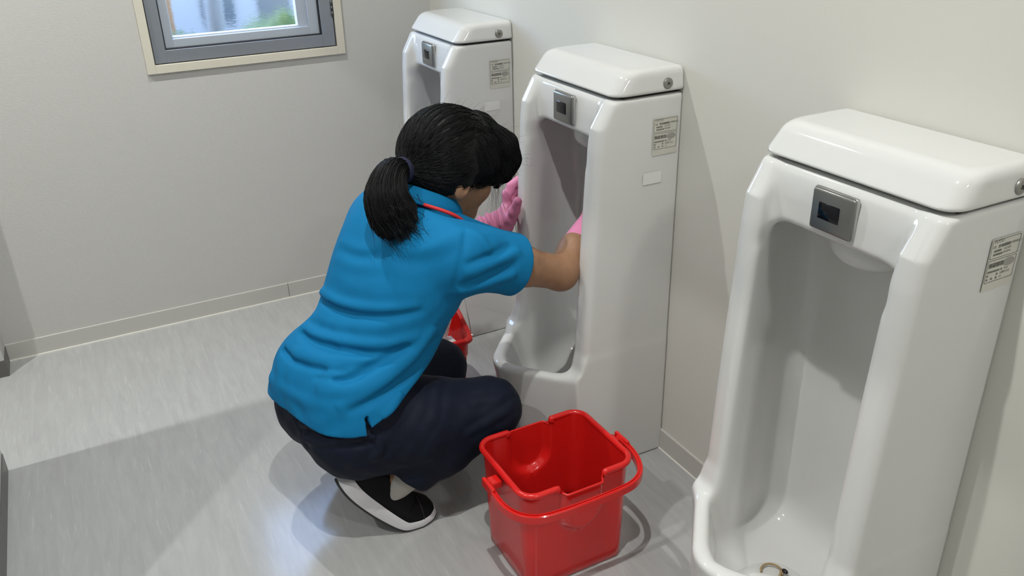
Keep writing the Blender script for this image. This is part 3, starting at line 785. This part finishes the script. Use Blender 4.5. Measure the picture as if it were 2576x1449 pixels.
# ---- polo shirt
RIDGE = [
    [(1.166, -0.784, 0.547), (1.263, -0.762, 0.554), (1.372, -0.704, 0.576), (1.408, -0.641, 0.587)],
    [(1.173, -0.834, 0.476), (1.226, -0.825, 0.48), (1.326, -0.778, 0.496), (1.386, -0.723, 0.505), (1.406, -0.646, 0.514)],
    [(1.222, -0.867, 0.444), (1.306, -0.829, 0.455), (1.367, -0.779, 0.471), (1.389, -0.73, 0.485)],
    [(1.174, -0.92, 0.369), (1.248, -0.906, 0.374), (1.328, -0.878, 0.379), (1.396, -0.838, 0.391)],
    [(1.393, -0.841, 0.39), (1.414, -0.764, 0.426), (1.405, -0.681, 0.462), (1.403, -0.612, 0.523)],
    [(1.333, -0.859, 0.412), (1.397, -0.809, 0.422), (1.406, -0.736, 0.449), (1.404, -0.656, 0.481)],
    [(1.154, -0.73, 0.656), (1.239, -0.708, 0.66), (1.291, -0.678, 0.68)],
    [(1.166, -0.748, 0.625), (1.262, -0.719, 0.633), (1.372, -0.656, 0.665)],
    [(1.29, -0.673, 0.686), (1.382, -0.625, 0.692), (1.412, -0.57, 0.721), (1.411, -0.534, 0.733)],
    [(1.424, -0.567, 0.6), (1.444, -0.5, 0.616), (1.443, -0.435, 0.622)],
    [(1.448, -0.562, 0.652), (1.449, -0.487, 0.662), (1.424, -0.413, 0.663)],
    [(1.22, -0.761, 0.58), (1.33, -0.716, 0.6), (1.41, -0.622, 0.617)],
    [(1.408, -0.525, 0.735), (1.438, -0.509, 0.707), (1.446, -0.491, 0.68)],
    [(1.44, -0.76, 0.366), (1.437, -0.736, 0.376), (1.423, -0.706, 0.403)],
    [(1.176, -0.764, 0.592), (1.275, -0.732, 0.603), (1.364, -0.681, 0.633)],
    [(1.174, -0.812, 0.499), (1.268, -0.784, 0.512), (1.362, -0.733, 0.535), (1.404, -0.66, 0.547)],
]
VALLEY = [
    [(1.164, -0.791, 0.532), (1.273, -0.766, 0.54), (1.376, -0.706, 0.561), (1.41, -0.634, 0.572)],
    [(1.194, -0.844, 0.47), (1.251, -0.828, 0.471), (1.341, -0.784, 0.483), (1.391, -0.727, 0.485), (1.405, -0.665, 0.492)],
    [(1.179, -0.885, 0.43), (1.241, -0.874, 0.43), (1.324, -0.836, 0.443), (1.373, -0.798, 0.454)],
    [(1.41, -0.826, 0.386), (1.425, -0.76, 0.407), (1.405, -0.669, 0.436), (1.388, -0.598, 0.491)],
    [(1.308, -0.859, 0.423), (1.379, -0.81, 0.439), (1.393, -0.742, 0.467), (1.404, -0.672, 0.503)],
    [(1.165, -0.736, 0.647), (1.248, -0.712, 0.65), (1.308, -0.679, 0.67)],
    [(1.282, -0.693, 0.664), (1.385, -0.634, 0.676), (1.423, -0.587, 0.693), (1.436, -0.557, 0.704)],
    [(1.435, -0.569, 0.62), (1.451, -0.503, 0.638), (1.44, -0.428, 0.642)],
    [(1.448, -0.559, 0.671), (1.446, -0.491, 0.68), (1.418, -0.43, 0.679)],
    [(1.408, -0.532, 0.735), (1.44, -0.555, 0.7), (1.444, -0.571, 0.653), (1.425, -0.576, 0.605)],
]
def shirt_base(P):
    d = torso(P, .008, .06)
    # looser towards the hem
    hem = cone(P, A(1.25, -.775, .34)-Rv*.068, A(1.25, -.775, .34)+Rv*.068, .118)
    d = smin(d, hem, .05)
    for c, a, r in HIPC: d = smin(d, cone(P, c-Rv*a, c+Rv*a, r+.012), .03)
    d = smin(d, cone(P, hipR, hipR*.75+kneeR*.25, .113, .108), .03)
    for S, E_, t in ((RSh, elbR, .49), (LSh, elbL, .56)):
        e = S+(E_-S)*t
        sl = cone(P, S, e, .066, .071)
        d = smin(d, sl, .045)
    return d
def polyd(P, pts, open_start=False):
    """distance to a smoothed polyline and a window that fades out at both ends"""
    q = np.stack(catmull(pts, 4)).astype(np.float32); L_ = np.concatenate([[0], np.cumsum(np.linalg.norm(np.diff(q, axis=0), axis=1))]); L_ /= L_[-1]
    d = np.full(len(P), 9., np.float32); s_ = np.zeros(len(P), np.float32)
    for i in range(len(q)-1):
        ba = q[i+1]-q[i]; pa = P-q[i]; t = np.clip(pa@ba/max(float(ba@ba), 1e-9), 0, 1)
        c = np.linalg.norm(pa-t[:, None]*ba, axis=1); m_ = c < d
        d[m_] = c[m_]; s_[m_] = L_[i]+(L_[i+1]-L_[i])*t[m_]
    w_ = np.cos(math.pi/2*s_) if open_start else np.sin(math.pi*np.clip(s_, 0, 1))
    return d, np.sqrt(np.clip(w_, 0, 1))
RIDGE_W = [.011, .011, .011, .012, .012, .012, .016, .018, .020, .011, .010, .018, .010, .010, .018, .013]
RIDGE_A = [.011, .013, .014, .012, .021, .017, .0045, .004, .007, .011, .008, .003, .008, .010, .003, .005]
VALLEY_W = [.010, .010, .010, .012, .010, .014, .018, .010, .009, .007]
VALLEY_A = [.011, .013, .012, .016, .012, .004, .005, .011, .009, .006]
def folds(P):
    g = np.zeros(len(P), np.float32)
    for i_, (pts, w, a) in enumerate(zip(RIDGE, RIDGE_W, RIDGE_A)):
        d_, k_ = polyd(P, pts, i_ in (0, 1, 2, 3, 15)); g -= a*k_*np.exp(-(d_/w)**2)
    for i_, (pts, w, a) in enumerate(zip(VALLEY, VALLEY_W, VALLEY_A)):
        d_, k_ = polyd(P, pts, i_ < 3); g += a*k_*np.exp(-(d_/w)**2)
    n1 = np.sin(P[:, 0]*61+P[:, 2]*83+1.3*np.sin(P[:, 1]*47)); n2 = np.sin(P[:, 1]*71-P[:, 2]*57+1.7*np.sin(P[:, 0]*39+2))
    return g + .0016*n1*n2*np.clip((.62-P[:, 2])/.15, .25, 1)
def shirt_sdf(P):
    d = shirt_base(P)
    near = np.abs(d) < .05
    if near.any(): d[near] += folds(P[near])
    for S, E_, t in ((RSh, elbR, .47), (LSh, elbL, .54)):
        n_ = (E_-S)/np.linalg.norm(E_-S); e = S+(E_-S)*t
        near = cone(P, S, S+(E_-S)*1.3, .12)
        d = np.where(near < 0, smax(d, np.where((P-S)@n_ > .1, pl(P, e, n_+A(0, 0, -.0)), -1), .004), d)
        d = smax(d, -cone(P, S+n_*.10, e+n_*.2, .060), .006)
    # hem: level at the back, side slit, shorter front flap
    y = P[:, 1]
    hz = np.where(y < -.792, .331, .350+(y+.78)*.46).astype(np.float32)
    hz = hz + np.where((P[:, 0] > 1.3) & (np.abs(y+.790) < .0035), .028, 0)
    d = smax(d, hz-P[:, 2], .004)
    d = smax(d, -cone(P, A(1.25, -.775, .30)-Rv*.066, A(1.25, -.775, .30)+Rv*.066, .110), .006)
    # neck opening
    d = smax(d, pl(P, neckB+A(0, 0.0, .040), A(0, .35, 1)), .006)
    return d
sh = sdf_obj('polo_shirt', shirt_sdf, (.93, -1.02, .20), (1.52, -.30, .80), .004, 'shirt_blue', person)

# ---- collar and lanyard
def nring(c, rad, slope, n=40, sq=1.0):
    out = []
    for k in range(n):
        a = 2*math.pi*k/n; q = c + Rv*rad*math.cos(a) + Fv*rad*sq*math.sin(a)
        out.append((q[0], q[1], c[2]-slope*rad*math.sin(a)))
    return out
cT, cB = A(1.226, -.530, .754), A(1.229, -.541, .732)
loft('collar', [nring(cT, .0545, .55), nring(cT+A(0, 0, .004), .0565, .55), nring(cT+A(0, -.001, .002), .060, .55), nring((cT*.5+cB*.5), .069, .50), nring(cB, .0765, .46), nring(cB-A(0, 0, .003), .0745, .46), nring(cT*.45+cB*.55, .0655, .50), nring(cT-A(0, 0, .004), .056, .55)], 'shirt_blue', sh, cap0=False, cap1=False)
tube('lanyard', catmull([(1.165, -.585, .748), (1.205, -.590, .757), (1.252, -.586, .757), (1.297, -.573, .756), (1.330, -.551, .751), (1.342, -.520, .733), (1.325, -.480, .690), (1.30, -.455, .64)], 5), .0042, 'lanyard_red', person, n=8)
# ---- hair
tie = A(1.238, -.588, .822)
TAIL = [tie, A(1.262, -.628, .826), A(1.290, -.655, .790), A(1.310, -.650, .748), A(1.330, -.640, .722)]
TAILR = [.015, .032, .045, .050, .036]
FR = [(A(1.195, -.400, .864), .038), (A(1.212, -.348, .826), .034), (A(1.221, -.336, .796), .023), (A(1.229, -.350, .772), .012), (A(1.236, -.376, .749), .003)]
FR2 = [(A(1.17, -.395, .862), .038), (A(1.165, -.350, .824), .032), (A(1.17, -.340, .795), .022), (A(1.178, -.350, .766), .007)]
FR3 = [(A(1.252, -.430, .845), .026), (A(1.268, -.412, .812), .014), (A(1.270, -.418, .786), .006)]
def hair_sdf(P):
    d = ell(P, hp_(0, -.012, .030), (.090, .112, .106), RH)
    d = smin(d, ell(P, hp_(0, -.045, .035), (.083, .085, .088), RH), .05)
    d = smax(d, -ell(P, hp_(0, .125, -.050), (.090, .095, .110), RH), .02)
    d = smax(d, -ell(P, hp_(0, .040, -.080), (.13, .098, .098), RH), .015)
    d = smax(d, -(((P-Hc)@uh)+.062+((P-Hc)@fh)*.25), .02)
    d = smin(d, cone(P, hp_(.01, -.075, .0), tie, .062, .016), .03)
    for F_ in (FR, FR2, FR3):
        d = smin(d, chain(P, [q[0] for q in F_], [q[1] for q in F_], .02), .025)
    w = .0012*np.sin((P@rh)*420+(P@uh)*90)
    return d+w*.8
hair = sdf_obj('hair', hair_sdf, (1.06, -.64, .66), (1.33, -.28, .95), .0035, 'hair_black', person)
def tail_sdf(P):
    d = chain(P, TAIL[:4], [r*.80 for r in TAILR[:4]], .02)
    return d + .0016*np.sin((P@(rh))*500)*np.sin((P@fh)*300)
pt = sdf_obj('ponytail', tail_sdf, (1.18, -.73, .66), (1.40, -.56, .88), .0035, 'hair_black', hair)
#SILSTOP
bm = bmesh.new()
for a_ in (.003, .009, .015):
    ax_ = (TAIL[1]-TAIL[0])/np.linalg.norm(TAIL[1]-TAIL[0]); e1 = np.cross(ax_, Uv); e1 /= np.linalg.norm(e1); e2 = np.cross(ax_, e1)
    tube_bm(bm, [tuple(tie+ax_*a_+(e1*math.cos(t)+e2*math.sin(t))*.0225) for t in np.linspace(0, 2*math.pi, 20, endpoint=False)], .0062, 6, closed=True)
obj('hair_tie', bm_mesh('hair_tie', bm), 'hair_tie_navy', hair)
# strands flowing over the hair and loose flyaways
rng = np.random.default_rng(5)
def grad(f, P, e=.002):
    g = np.stack([f(P+np.array(v, np.float32)*e)-f(P-np.array(v, np.float32)*e) for v in ((1, 0, 0), (0, 1, 0), (0, 0, 1))], 1)
    return g/np.maximum(np.linalg.norm(g, axis=1, keepdims=True), 1e-6)
def strands(f, start, dirf, steps, step, lift, jitter):
    P = start.astype(np.float32); out = [P.copy()]
    for s_ in range(steps):
        dr = dirf(P, s_) + rng.normal(0, jitter, P.shape)
        n_ = grad(f, P); dr = dr - n_*(dr*n_).sum(1, keepdims=True)*.9
        dr /= np.maximum(np.linalg.norm(dr, axis=1, keepdims=True), 1e-6)
        P = (P + dr*step).astype(np.float32)
        P = (P - n_*(f(P)-lift)[:, None]*.8).astype(np.float32)
        out.append(P.copy())
    return np.stack(out, 1)
def ribbons(S, r0, r1):
    n, k, _ = S.shape; V = np.zeros((n, k, 3, 3), np.float32)
    T = np.gradient(S, axis=1); T /= np.maximum(np.linalg.norm(T, axis=2, keepdims=True), 1e-9)
    a = np.cross(T, A(.3, .5, .8)); a /= np.maximum(np.linalg.norm(a, axis=2, keepdims=True), 1e-9); b = np.cross(T, a)
    rad = np.linspace(r0, r1, k)[None, :, None]
    for j in range(3):
        t = 2*math.pi*j/3; V[:, :, j] = S + (a*math.cos(t)+b*math.sin(t))*rad
    base = np.arange(n*k*3).reshape(n, k, 3); Q = []
    for j in range(3):
        j2 = (j+1) % 3
        Q.append(np.stack([base[:, :-1, j], base[:, :-1, j2], base[:, 1:, j2], base[:, 1:, j]], -1).reshape(-1, 4))
    return V.reshape(-1, 3), np.concatenate(Q)
hv = np.array([v.co[:] for v in hair.data.vertices], np.float32); tv = np.array([v.co[:] for v in pt.data.vertices], np.float32)
frc = np.stack([q[0] for q in FR+FR2+FR3])
sel = hv[rng.integers(0, len(hv), 5200)]
dist_fr = np.min(np.linalg.norm(sel[:, None]-frc[None], axis=2), axis=1)
capS = sel[dist_fr > .05][:3000]; frS = sel[dist_fr <= .05][:1400]
lift = rng.uniform(.0002, .0034, len(capS)).astype(np.float32)
S1 = strands(hair_sdf, capS, lambda P, s_: (tie-P)/np.linalg.norm(tie-P, axis=1, keepdims=True), 9, .009, lift, .18)
lift2 = rng.uniform(.0005, .004, len(frS)).astype(np.float32)
S2 = strands(hair_sdf, frS, lambda P, s_: A(.10, .10, -1.0)+fh*.25, 8, .009, lift2, .15)
# tail: strands run from the tie to a ragged end
NT = 2600
cs = np.stack(catmull(TAIL, 6)); rr_ = np.interp(np.linspace(0, 1, len(cs)), np.linspace(0, 1, len(TAIL)), TAILR)
ta = rng.uniform(0, 2*math.pi, NT); tr_ = np.sqrt(rng.uniform(.35, 1.1, NT)); tend = rng.uniform(.62, 1.0, NT); KS = 14
tt = np.linspace(0, 1, KS)[None]*tend[:, None]
ci = tt*(len(cs)-1); i0 = np.minimum(ci.astype(int), len(cs)-2); fr_ = (ci-i0)[..., None]
cc = cs[i0]*(1-fr_)+cs[i0+1]*fr_; tg = cs[i0+1]-cs[i0]; tg /= np.linalg.norm(tg, axis=2, keepdims=True)
e1_ = np.cross(tg, A(.8, .3, .5)); e1_ /= np.linalg.norm(e1_, axis=2, keepdims=True); e2_ = np.cross(tg, e1_)
rad_ = (np.interp(ci, np.arange(len(cs)), rr_)*tr_[:, None])[..., None]
ang_ = ta[:, None]+rng.normal(0, .12, NT)[:, None]*np.linspace(0, 1, KS)[None]
S3 = cc + (e1_*np.cos(ang_)[..., None]+e2_*np.sin(ang_)[..., None])*rad_ + np.cumsum(rng.normal(0, .0004, (NT, KS, 3)), axis=1)
st = np.stack(TAIL)[3] + rng.normal(0, .020, (500, 3)).astype(np.float32)
dv = A(.018, .010, -.026)[None]+rng.normal(0, .008, (500, 3)); kk = np.linspace(0, 1, 8)[None, :, None]
S4 = st[:, None] + dv[:, None]*kk*rng.uniform(.7, 1.7, (500, 1, 1)) + rng.normal(0, .0006, (500, 8, 3))
# flyaways
fs = hv[rng.integers(0, len(hv), 420)]; n_ = grad(hair_sdf, fs); up_ = ((fs-Hc)@uh) > .0
fs, n_ = fs[up_], n_[up_]
td = (tie-fs)/np.linalg.norm(tie-fs, axis=1, keepdims=True)*rng.choice([-1, 1], (len(fs), 1))
kk = np.linspace(0, 1, 9)[None, :, None]; ln = rng.uniform(.012, .040, (len(fs), 1, 1))
S5 = fs[:, None] + td[:, None]*kk*ln + n_[:, None]*(kk*(1.0-kk*.8))*ln*rng.uniform(.1, .5, (len(fs), 1, 1)) + rng.normal(0, .0008, (len(fs), 9, 3))
# wisps beside the cheek
wr_ = FR[4][0] + rng.normal(0, .008, (46, 3)); kk = np.linspace(0, 1, 12)[None, :, None]
S6 = wr_[:, None] + (A(-.01, .004, -.075)[None]+rng.normal(0, .012, (46, 3)))[:, None]*kk*rng.uniform(.5, 1.5, (46, 1, 1)) + np.cumsum(rng.normal(0, .0009, (46, 12, 3)), axis=1)
Vs, Qs, o0 = [], [], 0
for S_, r0, r1 in ((S1, .0007, .0005), (S2, .0008, .0003), (S3, .0010, .0005), (S4, .0008, .0002), (S5, .00022, .00012), (S6, .00016, .00010)):
    v_, q_ = ribbons(S_.astype(np.float32), r0, r1); Vs.append(v_); Qs.append(q_+o0); o0 += len(v_)
hs = obj('hair_strands', npmesh('hair_strands', np.concatenate(Vs), np.concatenate(Qs)), 'hair_black', hair); hs['kind'] = 'stuff'
# ---- eyes
for s_ in (-1, 1):
    bm = bmesh.new(); bmesh.ops.create_uvsphere(bm, u_segments=16, v_segments=10, radius=.011, matrix=Matrix.Translation(Vector(hp_(s_*.031, .077, .004).tolist())))
    e_ = obj('eye', bm_mesh('eye', bm), 'eye_white', person)
    bm = bmesh.new(); bmesh.ops.create_uvsphere(bm, u_segments=12, v_segments=8, radius=.0055, matrix=Matrix.Translation(Vector(hp_(s_*.031, .0835, .003).tolist())))
    obj('iris', bm_mesh('iris', bm), 'iris_brown', e_)
# ---- rubber gloves
def hand(P, palm, knuck, fingers, thumb):
    d = chain(P, palm, [.030, .031, .027][:len(palm)], .02)
    d = smin(d, cone(P, knuck[0], knuck[1], .0165), .02)
    for pts in fingers: d = smin(d, chain(P, pts, [.0130, .0122, .0112, .0098][:len(pts)], .006), .008)
    return smin(d, chain(P, thumb, [.017, .0145, .0135, .0110], .008), .012)
def gloveL(P):
    n_ = (wrL-elbL)/np.linalg.norm(wrL-elbL)
    st_ = elbL*.55+wrL*.45
    d = cone(P, st_, wrL, .044, .034)
    h = hand(P, [A(1.040, -.296, .560), A(1.047, -.275, .568), A(1.052, -.258, .585)], (A(1.050, -.250, .606), A(1.030, -.205, .585)),
        [[A(1.046, -.252, .608), A(1.036, -.246, .640), A(1.037, -.232, .664), A(1.040, -.214, .678)],
         [A(1.036, -.236, .606), A(1.031, -.226, .644), A(1.033, -.207, .668), A(1.038, -.190, .678)],
         [A(1.031, -.220, .598), A(1.028, -.206, .634), A(1.031, -.187, .655), A(1.037, -.170, .664)],
         [A(1.029, -.205, .586), A(1.028, -.188, .614), A(1.031, -.171, .630), A(1.037, -.156, .636)]],
        [A(1.060, -.268, .568), A(1.080, -.262, .590), A(1.096, -.257, .617), A(1.106, -.252, .645)])
    d = smin(d, h, .02)
    ax = (P-wrL)@n_
    d = d + .0038*np.sin(ax*300+1.2)*np.exp(-(ax/.035)**2) + .0012*np.sin(P[:, 2]*210+P[:, 0]*150)*np.sin(P[:, 1]*180)
    d = smax(d, -pl(P, st_, n_), .003)
    return d
sdf_obj('glove', gloveL, (.93, -.46, .45), (1.16, -.13, .73), .0028, 'glove_pink', person)
def gloveR(P):
    n_ = (wrR-elbR)/np.linalg.norm(wrR-elbR); e1 = np.cross(n_, Uv); e1 /= np.linalg.norm(e1); e2 = np.cross(n_, e1)
    st_ = elbR*.57+wrR*.43
    d = cone(P, st_-n_*.02, wrR, .0435, .034)
    h = hand(P, [wrR, A(1.252, -.098, .650), A(1.250, -.092, .676)], (A(1.232, -.088, .684), A(1.278, -.088, .688)),
        [[A(1.230, -.088, .686), A(1.222, -.078, .712), A(1.218, -.068, .734), A(1.217, -.062, .750)],
         [A(1.246, -.088, .690), A(1.242, -.076, .720), A(1.240, -.066, .744), A(1.239, -.060, .762)],
         [A(1.262, -.088, .690), A(1.262, -.074, .720), A(1.262, -.066, .744), A(1.262, -.060, .760)],
         [A(1.277, -.088, .688), A(1.281, -.076, .712), A(1.283, -.068, .730), A(1.284, -.063, .744)]],
        [A(1.236, -.108, .645), A(1.216, -.104, .656), A(1.200, -.094, .672), A(1.194, -.086, .686)])
    d = smin(d, h, .02)
    q = P-st_; ang = np.arctan2(q@e2, q@e1)
    d = smax(d, -(q@n_) + .0022*np.abs(np.sin(ang*14)), .002)
    return d
sdf_obj('glove', gloveR, (1.10, -.28, .52), (1.36, -.03, .80), .0028, 'glove_pink', person)
# ---- shoes and socks
def shoe(dx, dy, name):
    path = catmull([(-.850, .168), (-.832, .135), (-.795, .084), (-.755, .038), (-.722, .010), (-.690, .004), (-.655, .006), (-.628, .014)], 5)
    K = len(path); ss = np.linspace(0, 1, K)
    wd = np.interp(ss, [0, .05, .18, .4, .62, .78, .9, .97, 1], [.012, .028, .037, .038, .043, .044, .037, .025, .008])
    th = np.interp(ss, [0, .3, .6, 1], [.034, .031, .022, .016])
    hh = np.interp(ss, [0, .08, .2, .38, .55, .72, .88, .96, 1], [.024, .060, .070, .070, .064, .050, .037, .022, .004])
    outs, sole, upper = [], [], []
    for i, (y, z) in enumerate(path):
        a = np.array(path[max(i-1, 0)]); b = np.array(path[min(i+1, K-1)]); t = (b-a)/np.linalg.norm(b-a); nv = np.array((-t[1], t[0]))
        if nv[1] < 0: nv = -nv
        cx = 1.350+dx + (y+.72)*.03 + .004*math.sin(ss[i]*3)
        def pt_(w_, n_): return (cx+w_, y+dy+nv[0]*n_, z+nv[1]*n_)
        w = wd[i]
        outs.append([pt_(w*c_, n_) for c_, n_ in ((-1, .0), (-.95, -.0035), (.95, -.0035), (1, 0), (1, .003), (-1, .003))])
        sole.append([pt_(w*c_*1.02, n_) for c_, n_ in ((-1, .002), (-1.05, th[i]*.5), (-.97, th[i]), (.97, th[i]), (1.05, th[i]*.5), (1, .002))])
        sec = []
        for k in range(13):
            al = math.pi*k/12; c_ = math.cos(al); s__ = math.sin(al)
            sec.append(pt_(w*.98*math.copysign(abs(c_)**.75, c_), th[i]-.003+hh[i]*abs(s__)**.8))
        upper.append(sec)
    so = auto_smooth(loft('sole', sole, 'shoe_sole', None), 50)
    o = empty(name); o.parent = person
    up_ = loft('upper', upper, 'shoe_black', o); so.parent = o
    so['label'] = 'white foam sole'
    loft('outsole', outs, 'outsole', o)
    # toe cap seam
    i = int(K*.80); tube('toe_seam', [(p[0], p[1]+.0, p[2]+.0012) for p in upper[i]], .0011, 'outsole', o, n=5)
    return o
shoe(0, 0, 'shoe'); shoe(-.255, .012, 'shoe')
for an, kn in ((ankR, kneeR), (ankL, kneeL)):
    sdf_obj('sock', lambda P: cone(P, an+A(-.004, -.012, -.035), an+(kn-an)*.40, .033, .050), an-A(.09, .11, .11), an+A(.09, .15, .15), .004, 'sock_grey', person)
